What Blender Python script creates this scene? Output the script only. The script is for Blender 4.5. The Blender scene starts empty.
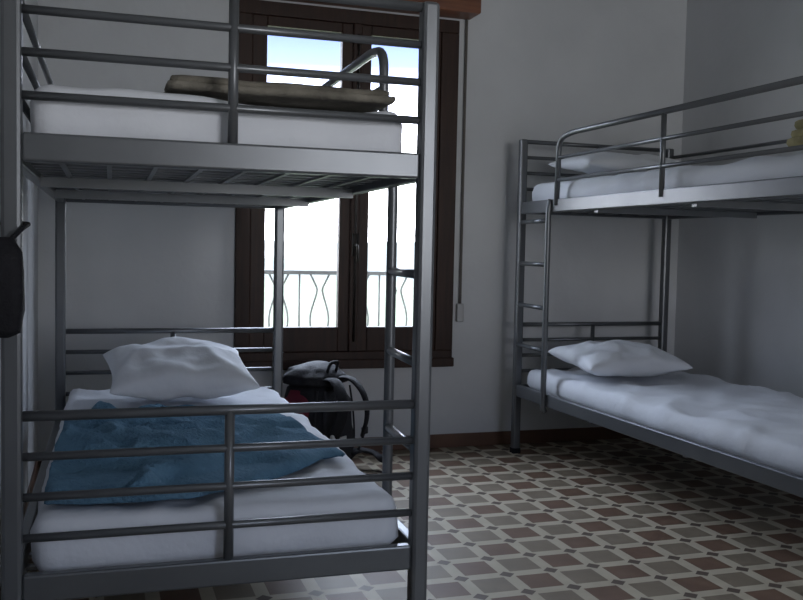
import bpy, math, random
from mathutils import Vector, Matrix, noise
random.seed(4)
S=bpy.context.scene
S.view_settings.view_transform='Standard'
S.view_settings.look='None'
S.view_settings.exposure=0.0

# ------------------------------------------------------------ materials
def new_mat(name):
    m=bpy.data.materials.new(name); m.use_nodes=True
    nt=m.node_tree; return m,nt,nt.nodes['Principled BSDF']
def mat(name,c1,c2=None,rough=.6,metal=0,scale=8,bump=0,bscale=60,detail=4,stretch=None,spec=None):
    m,nt,b=new_mat(name)
    b.inputs['Roughness'].default_value=rough; b.inputs['Metallic'].default_value=metal
    if spec is not None: b.inputs['Specular IOR Level'].default_value=spec
    tc=nt.nodes.new('ShaderNodeTexCoord'); mp=nt.nodes.new('ShaderNodeMapping')
    nt.links.new(tc.outputs['Object'],mp.inputs[0])
    if stretch: mp.inputs['Scale'].default_value=stretch
    if c2 is None: c2=tuple(x*.85 for x in c1)
    n=nt.nodes.new('ShaderNodeTexNoise'); n.inputs['Scale'].default_value=scale; n.inputs['Detail'].default_value=detail
    nt.links.new(mp.outputs[0],n.inputs[0])
    r=nt.nodes.new('ShaderNodeValToRGB'); r.color_ramp.elements[0].position=.3; r.color_ramp.elements[1].position=.7
    r.color_ramp.elements[0].color=(*c2,1); r.color_ramp.elements[1].color=(*c1,1)
    nt.links.new(n.outputs[0],r.inputs[0]); nt.links.new(r.outputs[0],b.inputs['Base Color'])
    if bump:
        n2=nt.nodes.new('ShaderNodeTexNoise'); n2.inputs['Scale'].default_value=bscale; n2.inputs['Detail'].default_value=5
        nt.links.new(mp.outputs[0],n2.inputs[0])
        bp=nt.nodes.new('ShaderNodeBump'); bp.inputs['Strength'].default_value=bump; bp.inputs['Distance'].default_value=.01
        nt.links.new(n2.outputs[0],bp.inputs['Height']); nt.links.new(bp.outputs[0],b.inputs['Normal'])
    return m
M_wall=mat('plaster_white',(.60,.61,.62),(.51,.52,.53),rough=.85,scale=1.6,bump=.25,bscale=18,detail=8)
M_wallL=M_wall
M_ceil=mat('ceiling_paint',(.55,.56,.56),rough=.9)
M_metal=mat('grey_painted_steel',(.135,.142,.15),(.11,.117,.125),rough=.34,metal=.5,scale=5)
M_slat=mat('steel_mesh_base',(.26,.27,.28),(.20,.21,.22),rough=.4,metal=.5,scale=5)
M_sheet=mat('white_sheet',(.73,.75,.79),(.67,.69,.74),rough=.85,scale=4,bump=.9,bscale=8)
M_pillow=mat('pillow_cotton',(.76,.78,.81),(.70,.72,.76),rough=.85,scale=5,bump=.5,bscale=12)
M_blue=mat('blue_blanket_wool',(.155,.285,.40),(.095,.195,.29),rough=.98,scale=7,bump=.9,bscale=90,spec=.1)
M_tan=mat('tan_blanket',(.24,.22,.18),(.12,.11,.09),rough=.95,scale=14,bump=.6,bscale=60)
M_khaki=mat('khaki_blanket',(.42,.37,.20),(.22,.20,.10),rough=.95,scale=22,bump=.6,bscale=60)
M_wood=mat('dark_stained_wood',(.040,.018,.011),(.020,.010,.007),rough=.5,scale=5,stretch=(9,9,.8),bump=.15,bscale=30,spec=.3)
M_pelmet=mat('reddish_wood',(.20,.075,.035),(.12,.04,.02),rough=.4,scale=5,stretch=(.8,9,9))
M_black=mat('black_nylon',(.012,.012,.016),(.007,.007,.009),rough=.7,scale=20,bump=.3,bscale=150,spec=.25)
M_grey=mat('charcoal_mesh_fabric',(.035,.035,.04),rough=.8,spec=.2,bump=.4,bscale=200)
M_red=mat('red_nylon',(.13,.014,.03),(.08,.01,.02),rough=.7,spec=.25)
M_light=mat('pale_plastic',(.45,.45,.45),rough=.6)
M_strap=mat('blind_strap_fabric',(.10,.09,.08),rough=.8)
M_iron=mat('painted_iron',(.12,.115,.10),rough=.6)
M_base=mat('ceramic_skirting',(.16,.085,.055),(.11,.06,.04),rough=.35,scale=6)
M_stone=mat('balcony_stone',(.25,.24,.22),rough=.9)
M_ground=mat('dry_grass_field',(.070,.078,.034),(.036,.047,.017),rough=1,scale=.35,detail=8)
M_hill=mat('hazy_hill',(.070,.076,.062),(.052,.058,.044),rough=1,scale=.05,detail=8)
M_brass=mat('dark_iron_bolt',(.05,.045,.04),rough=.4,metal=.8)
M_glass,nt,b=new_mat('window_glass'); out=nt.nodes['Material Output']
tr=nt.nodes.new('ShaderNodeBsdfTransparent'); tr.inputs[0].default_value=(.96,.97,.99,1)
gl=nt.nodes.new('ShaderNodeBsdfGlossy'); gl.inputs['Roughness'].default_value=.02
mx=nt.nodes.new('ShaderNodeMixShader'); mx.inputs[0].default_value=.05
nt.links.new(tr.outputs[0],mx.inputs[1]); nt.links.new(gl.outputs[0],mx.inputs[2]); nt.links.new(mx.outputs[0],out.inputs[0]); nt.nodes.remove(b)
M_floor,nt,b=new_mat('patterned_ceramic_tiles')
def mth(op,a,c=None):
    n=nt.nodes.new('ShaderNodeMath'); n.operation=op
    for i,v in enumerate((a,c)):
        if v is None: continue
        if isinstance(v,(int,float)): n.inputs[i].default_value=v
        else: nt.links.new(v,n.inputs[i])
    return n.outputs[0]
def mixc(f,a,c):
    n=nt.nodes.new('ShaderNodeMix'); n.data_type='RGBA'
    nt.links.new(f,n.inputs[0])
    for i,v in ((6,a),(7,c)):
        if isinstance(v,tuple): n.inputs[i].default_value=(*v,1)
        else: nt.links.new(v,n.inputs[i])
    return n.outputs[2]
tc=nt.nodes.new('ShaderNodeTexCoord'); sx=nt.nodes.new('ShaderNodeSeparateXYZ'); nt.links.new(tc.outputs['Object'],sx.inputs[0])
CELL=.165
X=mth('DIVIDE',sx.outputs[0],CELL); Y=mth('DIVIDE',sx.outputs[1],CELL)
fx=mth('ABSOLUTE',mth('SUBTRACT',mth('FLOORED_MODULO',X,1.0),.5)); fy=mth('ABSOLUTE',mth('SUBTRACT',mth('FLOORED_MODULO',Y,1.0),.5))
dmax=mth('MAXIMUM',fx,fy); dsum=mth('ADD',fx,fy)
par=mth('FLOORED_MODULO',mth('ADD',mth('FLOOR',X),mth('FLOOR',Y)),2.0)
no=nt.nodes.new('ShaderNodeTexNoise'); no.inputs['Scale'].default_value=9; no.inputs['Detail'].default_value=8; nt.links.new(tc.outputs['Object'],no.inputs[0])
red=mixc(no.outputs[0],(.095,.055,.038),(.18,.115,.080)); gry=mixc(no.outputs[0],(.135,.108,.078),(.23,.19,.14))
base=mixc(par,red,gry)
line=mth('GREATER_THAN',dmax,.365)
cream=mixc(no.outputs[0],(.32,.28,.21),(.48,.43,.335))
c1=mixc(line,base,cream)
diam=mth('GREATER_THAN',dsum,.83)
c2=mixc(diam,c1,(.10,.075,.06))
nt.links.new(c2,b.inputs['Base Color']); b.inputs['Roughness'].default_value=.55
b.inputs['Specular IOR Level'].default_value=.3
bp=nt.nodes.new('ShaderNodeBump'); bp.inputs['Strength'].default_value=.12; bp.inputs['Distance'].default_value=.01
nt.links.new(no.outputs[0],bp.inputs['Height']); nt.links.new(bp.outputs[0],b.inputs['Normal'])

# ------------------------------------------------------------ mesh helpers
def fbm(p,sc,oct=3,seed=0):
    return noise.fractal(Vector(p)*sc+Vector((seed*7.3,seed*3.1,seed*5.7)),1.0,2.0,oct)
class MB:
    def __init__(s): s.v=[]; s.f=[]
    def box(s,a,b):
        n=len(s.v); (x0,y0,z0),(x1,y1,z1)=a,b
        s.v+=[(x0,y0,z0),(x1,y0,z0),(x1,y1,z0),(x0,y1,z0),(x0,y0,z1),(x1,y0,z1),(x1,y1,z1),(x0,y1,z1)]
        s.f+=[tuple(n+i for i in q) for q in ((0,3,2,1),(4,5,6,7),(0,1,5,4),(1,2,6,5),(2,3,7,6),(3,0,4,7))]
        return s
    def tube(s,pts,r,seg=10,flat=1.0,fillet=0):
        pts=[Vector(p) for p in pts]
        if fillet:
            o=[pts[0]]
            for i in range(1,len(pts)-1):
                A,B,C=pts[i-1],pts[i],pts[i+1]
                d=min(fillet,(A-B).length*.49,(C-B).length*.49)
                p=B+(A-B).normalized()*d; q=B+(C-B).normalized()*d
                for k in range(7):
                    t=k/6; o.append(p*(1-t)**2+B*2*t*(1-t)+q*t*t)
            o.append(pts[-1]); pts=o
        n0=len(s.v); N=len(pts); ref=None
        for i,p in enumerate(pts):
            t=(pts[min(i+1,N-1)]-pts[max(i-1,0)]).normalized()
            if ref is None:
                ref=Vector((0,0,1)) if abs(t.z)<.9 else Vector((0,1,0))
            u=(ref-t*ref.dot(t)).normalized(); w=t.cross(u); ref=u
            for k in range(seg):
                a=2*math.pi*k/seg; s.v.append(tuple(p+u*math.cos(a)*r*flat+w*math.sin(a)*r))
        for i in range(N-1):
            for k in range(seg):
                a=n0+i*seg+k; b2=n0+i*seg+(k+1)%seg; s.f.append((a,b2,b2+seg,a+seg))
        s.f.append(tuple(n0+k for k in range(seg))[::-1]); s.f.append(tuple(n0+(N-1)*seg+k for k in range(seg)))
        return s
    def loft(s,rings,seg=28,amp=0,seed=0):
        if amp:
            rr=[]
            for i in range(len(rings)-1):
                for k in range(4):
                    t=k/4; rr.append(tuple(a*(1-t)+b*t for a,b in zip(rings[i],rings[i+1])))
            rr.append(rings[-1]); rings=rr; seg=44
        n0=len(s.v)
        for (z,cx,cy,hx,hy,e) in rings:
            for k in range(seg):
                a=2*math.pi*k/seg; c,d=math.cos(a),math.sin(a)
                X_,Y_=hx*math.copysign(abs(c)**e,c),hy*math.copysign(abs(d)**e,d)
                if amp:
                    m_=1+amp*fbm((X_,Y_,z),9,3,seed)/max(hx,.03)
                    X_*=m_; Y_*=m_
                s.v.append((cx+X_,cy+Y_,z))
        N=len(rings)
        for i in range(N-1):
            for k in range(seg):
                a=n0+i*seg+k; b2=n0+i*seg+(k+1)%seg; s.f.append((a,b2,b2+seg,a+seg))
        s.f.append(tuple(n0+k for k in range(seg))[::-1]); s.f.append(tuple(n0+(N-1)*seg+k for k in range(seg)))
        return s
    def build(s,name,m,parent=None,smooth=True,bevel=0,subd=0):
        me=bpy.data.meshes.new(name); me.from_pydata(s.v,[],s.f); me.update()
        me.materials.append(m); o=bpy.data.objects.new(name,me); S.collection.objects.link(o)
        for p in me.polygons: p.use_smooth=smooth
        if parent: o.parent=parent
        if bevel:
            b=o.modifiers.new('bevel','BEVEL'); b.width=bevel; b.segments=2
        if subd:
            b=o.modifiers.new('sub','SUBSURF'); b.levels=subd; b.render_levels=subd
        return o
def empty(name,loc=(0,0,0),rot=0,rx=0,ry=0):
    e=bpy.data.objects.new(name,None); S.collection.objects.link(e); e.location=loc; e.rotation_euler=(rx,ry,rot); e.empty_display_size=.1; return e
def cloth_box(mb,x0,y0,z0,x1,y1,z1,r=.03,step=.03,amp=.008,seed=0,dirx=1.0,sc=4,diag=0):
    nx=max(4,int((x1-x0)/step)); ny=max(4,int((y1-y0)/step)); nz=max(2,int((z1-z0)/.03)); idx={}
    r=min(r,(z1-z0)/2)
    C=((x0+r,x1-r),(y0+r,y1-r),(z0+r,z1-r))
    def vert(i,j,k):
        if (i,j,k) in idx: return idx[(i,j,k)]
        p=Vector((x0+(x1-x0)*i/nx,y0+(y1-y0)*j/ny,z0+(z1-z0)*k/nz))
        q=Vector([min(max(p[a],C[a][0]),C[a][1]) for a in range(3)]); d=p-q
        if d.length>1e-9:
            n=d.normalized(); p=q+n*r
        else: n=Vector((0,0,1 if k else -1))
        if k>0:
            s=Vector((p.x*dirx+p.y*diag,p.y-p.x*diag,p.z*1.5))
            w=1-abs(fbm(s,sc,2,seed))*2.2
            w2=fbm(p,sc*2.0,2,seed+5)
            a_=amp*(1 if n.z>.5 else min(1,.009/amp))
            p+=n*(w*a_+w2*a_*.35)
        idx[(i,j,k)]=len(mb.v); mb.v.append(tuple(p)); return idx[(i,j,k)]
    for i in range(nx):
        for j in range(ny):
            mb.f.append((vert(i,j,nz),vert(i+1,j,nz),vert(i+1,j+1,nz),vert(i,j+1,nz)))
            mb.f.append((vert(i,j,0),vert(i,j+1,0),vert(i+1,j+1,0),vert(i+1,j,0)))
    for k in range(nz):
        for i in range(nx):
            mb.f.append((vert(i,0,k),vert(i+1,0,k),vert(i+1,0,k+1),vert(i,0,k+1)))
            mb.f.append((vert(i,ny,k),vert(i,ny,k+1),vert(i+1,ny,k+1),vert(i+1,ny,k)))
        for j in range(ny):
            mb.f.append((vert(0,j,k),vert(0,j,k+1),vert(0,j+1,k+1),vert(0,j+1,k)))
            mb.f.append((vert(nx,j,k),vert(nx,j+1,k),vert(nx,j+1,k+1),vert(nx,j,k+1)))
    return mb
def pillow(name,M,a=.33,b=.2,h=.075,seed=0):
    mb=MB(); n=36; idx={}
    for side in (1,-1):
        for i in range(n+1):
            for j in range(n+1):
                edge=i in(0,n) or j in(0,n)
                if side==-1 and edge: idx[(side,i,j)]=idx[(1,i,j)]; continue
                u=-1+2*i/n; v=-1+2*j/n
                x=a*u*(1-.09*(1-v*v)*abs(u)**3); y=b*v*(1-.12*(1-u*u)*abs(v)**3)
                prof=(max(0,1-u*u)**.42)*(max(0,1-v*v)**.42)
                z=h*prof*(1 if side==1 else .75)
                if not edge:
                    z+=prof*(fbm((x,y,side),7,3,seed)*.022 - abs(fbm((x*1.2,y,side*2),5,2,seed+3))*.022)
                else: z+=fbm((x,y,0),6,2,seed)*.008
                idx[(side,i,j)]=len(mb.v); mb.v.append((x,y,side*z if not edge else z))
        for i in range(n):
            for j in range(n):
                q=[idx[(side,i,j)],idx[(side,i+1,j)],idx[(side,i+1,j+1)],idx[(side,i,j+1)]]
                mb.f.append(tuple(q if side==1 else q[::-1]))
    o=mb.build(name,M_pillow,subd=1); o.matrix_world=M; return o

# ------------------------------------------------------------ room
XL,XR,Y0,YW,ZC=-.27,3.30,-1.6,4.75,2.80
T=.22
def wall(name,m,boxes):
    mb=MB()
    for a,b in boxes: mb.box(a,b)
    return mb.build(name,m,smooth=False)
WX0,WX1,WZ0,WZ1=.665,1.855,.475,2.33
wall('wall_back',M_wall,[((XL-T,YW,0),(WX0,YW+T,ZC)),((WX1,YW,0),(XR+T,YW+T,ZC)),((WX0,YW,0),(WX1,YW+T,WZ0)),((WX0,YW,WZ1),(WX1,YW+T,ZC))])
wall('wall_left',M_wallL,[((XL-T,Y0,0),(XL,YW,ZC))])
wall('wall_right',M_wall,[((XR,Y0,0),(XR+T,YW,ZC))])
RX0,RX1,RZ0,RZ1=1.1,2.4,.9,2.1  # unseen opening added behind the camera to let in fill light
wall('wall_front',M_wall,[((XL-T,Y0-T,0),(RX0,Y0,ZC)),((RX1,Y0-T,0),(XR+T,Y0,ZC)),((RX0,Y0-T,0),(RX1,Y0,RZ0)),((RX0,Y0-T,RZ1),(RX1,Y0,ZC))])
wall('floor',M_floor,[((XL-T,Y0-T,-.1),(XR+T,YW+T,0))])
wall('ceiling',M_ceil,[((XL-T,Y0-T,ZC),(XR+T,YW+T,ZC+.1))])
for nm,a,b in (('baseboard_back',(XL,YW-.012,0),(XR,YW,.075)),('baseboard_left',(XL,Y0,0),(XL+.012,YW-.012,.075)),('baseboard_right',(XR-.012,Y0,0),(XR,YW-.012,.075))):
    MB().box(a,b).build(nm,M_base,smooth=False,bevel=.003)

w1=empty('window_1',(0,YW,0))
fy0,fy1=-.03,.05
fr=MB()
fr.box((WX0,fy0,WZ0+.07),(WX0+.075,fy1,WZ1-.07)); fr.box((WX1-.10,fy0,WZ0+.07),(WX1,fy1,WZ1-.07))
fr.box((WX0,fy0,WZ1-.07),(WX1,fy1,WZ1)); fr.box((WX0,fy0,WZ0),(WX1,fy1,WZ0+.07))
fr.build('window_frame',M_wood,w1,False,.004)
MB().box((WX0-.01,-.05,WZ0-.02),(WX1+.005,-.03,WZ0+.03)).build('sill_nosing',M_wood,w1,False,.006)
def leaf(nm,x0,x1,gx0,gx1):
    l=MB(); a,b=.0,.045; z0,z1=WZ0+.07,WZ1-.07; gz0,gz1=.675,2.21
    l.box((x0,a-.02,z0),(gx0,b-.02,z1)); l.box((gx1,a-.02,z0),(x1,b-.02,z1)); l.box((gx0,a-.02,z0),(gx1,b-.02,gz0)); l.box((gx0,a-.02,gz1),(gx1,b-.02,z1))
    l.build(nm,M_wood,w1,False,.004)
    MB().box((gx0-.004,-.002,gz0-.004),(gx1+.004,.002,gz1+.004)).build(nm+'_glass',M_glass,w1,False)
leaf('casement_leaf_a',WX0+.075,1.285,.816,1.207)
leaf('casement_leaf_b',1.287,WX1-.10,1.366,1.674)
MB().box((1.262,-.045,WZ0+.07),(1.31,-.02,WZ1-.07)).build('astragal',M_wood,w1,False,.006)
bo=MB(); bo.tube([(1.286,-.055,.60),(1.286,-.055,2.2)],.006); bo.box((1.27,-.06,1.05),(1.302,-.045,1.17)); bo.tube([(1.286,-.06,1.11),(1.286,-.10,1.11),(1.286,-.10,1.02)],.007,fillet=.02)
bo.build('cremone_bolt',M_brass,w1)
pel=MB().box((.60,-.16,2.345),(1.925,0,2.50)); pel=pel.build('shutter_box',M_pelmet,w1,False,.008)
w2=empty('added_fill_window',(0,Y0,0)); fr=MB()  # added window, out of view, only there for fill light
fr.box((RX0,-.1,RZ0),(RX0+.06,-.04,RZ1)); fr.box((RX1-.06,-.1,RZ0),(RX1,-.04,RZ1)); fr.box((RX0+.06,-.1,RZ1-.06),(RX1-.06,-.04,RZ1)); fr.box((RX0+.06,-.1,RZ0),(RX1-.06,-.04,RZ0+.06)); fr.box(((RX0+RX1)/2-.03,-.1,RZ0+.06),((RX0+RX1)/2+.03,-.04,RZ1-.06))
fr.build('added_fill_window_frame',M_wood,w2,False,.005)
bs=empty('blind_strap',(1.90,YW,0))
s=MB(); s.box((-.007,-.018,.78),(.007,-.014,2.345)); s.build('strap',M_strap,bs,False)
s=MB(); s.box((-.02,-.03,.70),(.02,0,.80)); s.build('strap_winder',M_light,bs,False,.006)

# exterior
bal=empty('balcony_railing',(0,5.45,0))
r=MB(); r.box((-.2,-.02,.93),(3.2,.02,.955)); r.box((-.2,-.015,.42),(3.2,.015,.445))
r.build('rails',M_iron,bal,False,.004)
r=MB(); x=-.1; k=0
while x<3.1:
    if k%2==0: r.tube([(x,0,.43),(x,0,.95)],.006)
    else:
        for sg in (1,-1):
            pts=[]
            for i in range(25):
                t=i/24; wv=.012+.045*math.sin(math.pi*min(1,t*1.15))**2*(1 if t<.87 else .6)
                if t>.8: wv=.012+.05*((t-.8)/.2)
                pts.append((x+sg*wv,0,.44+.50*t))
            r.tube(pts,.006,8)
    x+=.125; k+=1
r.build('scroll_balusters',M_iron,bal)
MB().box((-.4,YW+T,-.15),(3.4,5.6,.02)).build('balcony_slab',M_stone,smooth=False,bevel=.01)
g=MB(); g.v=[(-300,6,-3.2),(300,6,-3.2),(300,400,-3.2),(-300,400,-3.2)]; g.f=[(0,1,2,3)]; g.build('field_ground',M_ground,smooth=False)
g=MB(); n=60
for i in range(n+1):
    xx=-250+500*i/n
    for j in range(7):
        t=j/6; g.v.append((xx,120+t*60,-3.3+(7+6*noise.noise(Vector((xx*.012,1,2))))*math.sin(t*math.pi/2)))
for i in range(n):
    for j in range(6):
        a=i*7+j; g.f.append((a,a+7,a+8,a+1))
g.build('distant_hill',M_hill)

# ------------------------------------------------------------ bunk beds
W=.914; LL=2.0; LR=2.2
def bunk(loc,rot,L,zb,zt,dz,zg,ladder_far,seed):
    e=empty('bunk_bed',loc,rot)
    Yy=(lambda y:L-y) if ladder_far else (lambda y:y)
    lx=0 if ladder_far else W
    wx=W-lx
    so=-1 if lx==0 else 1
    posts=MB(); ps=.021
    for x in (0,W):
        for y in (0,L):
            posts.box((x-ps,y-ps,0),(x+ps,y+ps,zt+dz+.012))
    posts.build('corner_posts',M_metal,e,False,.009)
    fr=MB()
    for z in (zb,zt):
        for x in (0,W): fr.box((x-.014,ps,z-.032),(x+.014,L-ps,z+.032))
        for y in (0,L): fr.box((ps,y-.014,z-.030),(W-ps,y+.014,z+.030))
    fr.build('bed_frames',M_metal,e,False,.005)
    er=MB()
    for z in (zb,zt):
        for y in (0,L):
            for q in (.29,.53,.765,1.0):
                er.tube([(ps*.8,y,z+dz*q),(W-ps*.8,y,z+dz*q)],.0115 if q==1 else .0095)
            er.tube([(W/2,y,z+.028),(W/2,y,z+dz)],.0115)
    er.build('end_rails',M_metal,e)
    sl=MB()
    for z in (zb,zt):
        for i in range(22):
            y=.07+i*(L-.14)/21; sl.box((.012,y-.011,z-.012),(W-.012,y+.011,z-.004))
        for i in range(8):
            x=.09+i*(W-.18)/7; sl.box((x-.006,.012,z-.018),(x+.006,L-.012,z-.012))
        for y in (L*.33,L*.66): sl.box((.012,y-.014,z-.045),(W-.012,y+.014,z-.018))
    sl.build('slatted_base',M_slat,e,False)
    la=MB(); ly=.355
    la.tube([(lx+so*.014,Yy(ly),zt+.03),(lx+so*.026,Yy(ly),zt-.02),(lx+so*.026,Yy(ly),zb-.04),(lx+so*.014,Yy(ly),zb-.06)],.0145,12,fillet=.03)
    for z in (1.25,1.03,.81,.595):
        if z<zt-.06: la.tube([(lx+so*.026,Yy(ly),z),(lx+so*.006,Yy(.015),z)],.0115)
    la.build('ladder',M_metal,e)
    gr=MB(); a0,a1=.41,L-.03; hb=zg
    gr.tube([(lx+so*.012,Yy(a0),zt),(lx+so*.012,Yy(a0+.01),hb-.02),(lx+so*.012,Yy(a0+.12),hb),(lx+so*.012,Yy(a1),hb)],.0135,12,fillet=.07)
    for q in (.36,.68):
        z=zt+(hb-zt)*q; gr.tube([(lx+so*.012,Yy(a0+.005),z),(lx+so*.012,Yy(a1),z)],.009)
    gr.tube([(lx+so*.012,Yy((a0+a1)/2),zt),(lx+so*.012,Yy((a0+a1)/2),hb)],.0115)
    for q in (.36,.68,1): gr.tube([(wx,.02,zt+(hb-.03-zt)*q),(wx,L-.02,zt+(hb-.03-zt)*q)],.0095)
    gr.build('guard_rails',M_metal,e)
    fc=MB()
    for x in (0,W):
        for y in (0,L): fc.box((x-.024,y-.024,0),(x+.024,y+.024,.03))
    fc.build('foot_caps',M_black,e,False,.005)
    return e
BL=bunk((-.171,2.10,0),-.0127,LL,.348,1.289,.372,1.663,False,1)
BR=bunk((2.186,2.33,0),.0117,LR,.345,1.325,.355,1.668,True,2)
bpy.context.view_layer.update()
def inbed(bed,x,y,z,rz=0,rx=0,ry=0):
    return bed.matrix_world@Matrix.Translation((x,y,z))@Matrix.Rotation(rz,4,'Z')@Matrix.Rotation(rx,4,'X')@Matrix.Rotation(ry,4,'Y')
def mattress(bed,L,zf,seed,amp=.008,th=.14,sc=3.0):
    mb=cloth_box(MB(),.036,.036,zf+.003,W-.036,L-.036,zf+th-.004,r=.04,step=.02,amp=amp,seed=seed,sc=sc,dirx=1.3,diag=.6)
    o=mb.build('mattress',M_sheet); o.matrix_world=bed.matrix_world.copy(); return o
mattress(BL,LL,.345,1,.012); mattress(BL,LL,1.289,2,.012); mattress(BR,LR,.345,3,.015,.118,3.0); mattress(BR,LR,1.325,4,.010,.125)
pillow('pillow',inbed(BL,.455,1.58,.60,.06,.20),.28,.23,.105,1)
pillow('pillow',inbed(BR,.35,1.76,.556,-.03,.08),.29,.24,.095,2)
pillow('pillow',inbed(BR,.42,1.88,1.54,.02,.06),.34,.21,.07,3)
def folded(name,m,bed,x0,y0,x1,y1,z,layers,th,seed,amp=.006):
    mb=MB()
    for k in range(layers):
        o=.012*k
        cloth_box(mb,x0+o*.7,y0+o,z+k*th,x1-o,y1-o*.6,z+(k+1)*th+.004,r=th*.5,step=.022,amp=amp,seed=seed+k,sc=6)
    o=mb.build(name,m); o.matrix_world=bed.matrix_world.copy(); return o
folded('folded_blanket',M_tan,BL,.32,.08,.86,.60,1.446,2,.014,11,.004)
folded('folded_blanket',M_khaki,BR,.06,.04,.52,.30,1.464,3,.03,15)
def crumple():
    A,B,C,D=(.06,1.00),(.76,.98),(.84,.44),(.06,.06); mb=MB(); n=100
    for i in range(n+1):
        for j in range(n+1):
            u,v=i/n,j/n
            px=(1-u)*((1-v)*D[0]+v*A[0])+u*((1-v)*C[0]+v*B[0]); py=(1-u)*((1-v)*D[1]+v*A[1])+u*((1-v)*C[1]+v*B[1])
            py-=.16*math.sin(math.pi*min(1,u*1.1))*(1-v)
            px+=.04*fbm((u*1.2,v*1.2,0),2.2,2,21)*(1-u*.4); py+=.06*fbm((u,v,3),2.2,2,22)
            px=max(px,.05+.02*v); px=min(px,W-.05); py=max(py,.05+.004*math.sin(u*20))
            e=min(u,1-u,v,1-v); ed=min(1,e/.05)**.5
            cr=(1-u)*.8+.12
            ridg=1-abs(fbm((px,py*1.3,0),3.8,3,23))*2.4
            h=.012+.016*ed+ed*cr*(.060*max(0,ridg)+.016*fbm((px,py,1),9,3,24))
            fold=.024*(1/(1+math.exp(-(v-.45+.08*math.sin(u*5))*60)))
            mb.v.append((px,py,.496+h+fold*ed))
    for i in range(n):
        for j in range(n):
            a=i*(n+1)+j; mb.f.append((a,a+n+1,a+n+2,a+1))
    o=mb.build('blue_blanket',M_blue); o.matrix_world=BL.matrix_world.copy()
    s=o.modifiers.new('solid','SOLIDIFY'); s.thickness=.012; s.offset=-1
crumple()

# ------------------------------------------------------------ backpack (harness side turned towards the room)
bpk=empty('backpack',(1.03,4.36,0),math.radians(38))
b=MB(); b.loft([(.0,0,.01,.10,.07,.7),(.012,0,.01,.145,.10,.6),(.08,0,.01,.165,.125,.6),(.22,0,.015,.17,.135,.6),(.34,0,.02,.155,.12,.65),(.42,0,.03,.135,.10,.7),(.465,0,.035,.09,.065,.8)],amp=.022,seed=3)
b.build('main_body',M_black,bpk)
b=MB(); b.loft([(.425,0,.04,.12,.09,.7),(.44,0,.04,.15,.125,.65),(.475,0,.035,.15,.12,.7),(.51,0,.03,.12,.09,.75),(.535,.01,.03,.06,.04,.9)],amp=.028,seed=7); b.build('top_lid',M_black,bpk)
b=MB(); b.loft([(.07,0,.14,.08,.02,.7),(.09,0,.145,.115,.045,.7),(.24,0,.145,.11,.05,.7),(.34,0,.13,.09,.035,.7),(.37,0,.12,.05,.01,.8)],amp=.015,seed=9); b.build('front_pocket',M_grey,bpk)
for sg in (1,-1):
    b=MB(); b.loft([(.06,sg*.155,.01,.02,.06,.8),(.08,sg*.165,.01,.035,.08,.8),(.20,sg*.165,.01,.035,.08,.8),(.225,sg*.16,.01,.02,.06,.8)],amp=.008,seed=4); b.build('side_pocket',M_grey,bpk)
    b=MB(); b.loft([(.25,sg*.145,.03,.02,.07,.8),(.27,sg*.15,.03,.03,.085,.8),(.36,sg*.138,.035,.028,.075,.8),(.41,sg*.12,.035,.02,.05,.8)],amp=.008,seed=6); b.build('side_gusset',M_red,bpk)
    b=MB(); b.tube([(sg*.125,-.085,.42),(sg*.150,-.09,.30),(sg*.160,-.095,.15),(sg*.135,-.09,.03)],.005,8,fillet=.08); b.build('piping',M_grey,bpk)
    b=MB(); b.tube([(sg*.045,-.05,.455),(sg*.06,-.135,.475),(sg*.085,-.205,.40),(sg*.105,-.215,.29),(sg*.125,-.17,.19)],.033,14,flat=.30,fillet=.09); b.build('shoulder_strap',M_black,bpk)
    b=MB(); b.tube([(sg*.125,-.18,.20),(sg*.14,-.14,.11),(sg*.14,-.09,.05)],.012,8,flat=.3,fillet=.03); b.build('webbing',M_grey,bpk)
    b=MB(); b.box((sg*.125-.018,-.19,.19),(sg*.125+.018,-.172,.225)); b.build('strap_buckle',M_light if sg<0 else M_grey,bpk,False,.004)
    b=MB(); b.tube([(sg*.09,-.11,.09),(sg*.17,-.13,.10),(sg*.215,-.19,.08),(sg*.19,-.25,.055)],.038,14,flat=.30,fillet=.06); b.build('hip_belt_wing',M_black,bpk)
b=MB(); b.loft([(.06,0,-.105,.09,.016,.8),(.08,0,-.115,.115,.022,.7),(.36,0,-.105,.10,.02,.7),(.41,0,-.08,.07,.012,.8)],amp=.006,seed=8); b.build('back_pad',M_grey,bpk)
b=MB(); b.tube([(.035,-.06,.47),(.03,-.085,.545),(-.03,-.085,.545),(-.035,-.06,.47)],.008,8,fillet=.02); b.build('grab_handle',M_black,bpk)
b=MB(); b.box((-.035,-.141,.30),(.035,-.136,.325)); b.box((-.02,-.143,.17),(.03,-.138,.19)); b.build('logo_label',M_light,bpk,False)

hb=empty('hanging_pouch',(-.182,2.035,0))
b=MB(); b.loft([(.895,0,0,.012,.01,.8),(.905,0,0,.033,.025,.7),(.95,0,0,.042,.031,.65),(1.03,0,0,.040,.03,.65),(1.07,0,0,.036,.024,.7),(1.10,0,.004,.018,.012,.8)],amp=.006,seed=2); b.build('pouch_body',M_black,hb)
b=MB(); b.tube([(-.01,.0,1.09),(-.03,.03,1.12),(-.028,.09,1.13),(.045,.095,1.13),(.036,.03,1.12),(.01,0,1.09)],.005,8,fillet=.02); b.build('pouch_strap',M_black,hb)

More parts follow.
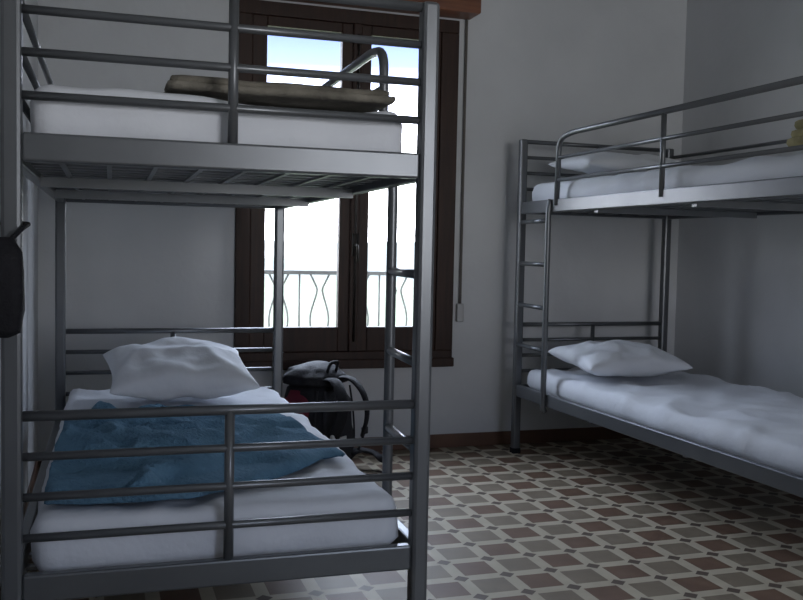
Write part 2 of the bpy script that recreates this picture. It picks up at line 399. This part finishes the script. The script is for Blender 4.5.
# ------------------------------------------------------------ world + portals
w=bpy.data.worlds.new('overcast_sky'); S.world=w; w.use_nodes=True; nt=w.node_tree
bg=nt.nodes['Background']; tc=nt.nodes.new('ShaderNodeTexCoord'); sx=nt.nodes.new('ShaderNodeSeparateXYZ'); nt.links.new(tc.outputs['Generated'],sx.inputs[0])
rp=nt.nodes.new('ShaderNodeValToRGB'); nt.links.new(sx.outputs[2],rp.inputs[0])
el=rp.color_ramp.elements; el[0].position=0; el[0].color=(.87,.88,.90,1); el[1].position=.6; el[1].color=(.71,.80,.95,1)
for ps_,c in ((.12,(.87,.88,.92)),(.15,(.45,.48,.60)),(.19,(.055,.072,.125)),(.225,(.036,.050,.105)),(.27,(.36,.42,.56)),(.35,(.73,.82,.96))):
    x=el.new(ps_); x.color=(*c,1)
nt.links.new(rp.outputs[0],bg.inputs[0]); bg.inputs[1].default_value=18.5
def portal(name,loc,rx,sx_,sy_):
    l=bpy.data.lights.new(name,'AREA'); l.shape='RECTANGLE'; l.size=sx_; l.size_y=sy_; l.cycles.is_portal=True
    o=bpy.data.objects.new(name,l); o.location=loc; o.rotation_euler=(rx,0,0); S.collection.objects.link(o)
portal('sky_portal_back',((WX0+WX1)/2,YW+.1,(WZ0+WZ1)/2),-math.pi/2,WX1-WX0,WZ1-WZ0)
portal('sky_portal_front',((RX0+RX1)/2,Y0-.15,(RZ0+RZ1)/2),math.pi/2,RX1-RX0,RZ1-RZ0)  # samples sky through the added fill opening

# ------------------------------------------------------------ camera
f,th,p,ro,h=924.6,.3183,.0545,.0207,1.0909
F=Vector((math.sin(th)*math.cos(p),math.cos(th)*math.cos(p),-math.sin(p)))
R0=Vector((math.cos(th),-math.sin(th),0)); U0=R0.cross(F)
R=math.cos(ro)*R0+math.sin(ro)*U0; U=math.cos(ro)*U0-math.sin(ro)*R0
cd=bpy.data.cameras.new('camera'); cd.sensor_fit='HORIZONTAL'; cd.sensor_width=36; cd.lens=f*36/803; cd.clip_start=.05; cd.clip_end=1000
co=bpy.data.objects.new('camera',cd); S.collection.objects.link(co)
m=Matrix((R,U,-F)).transposed().to_4x4(); m.translation=Vector((0,0,h)); co.matrix_world=m
S.camera=co
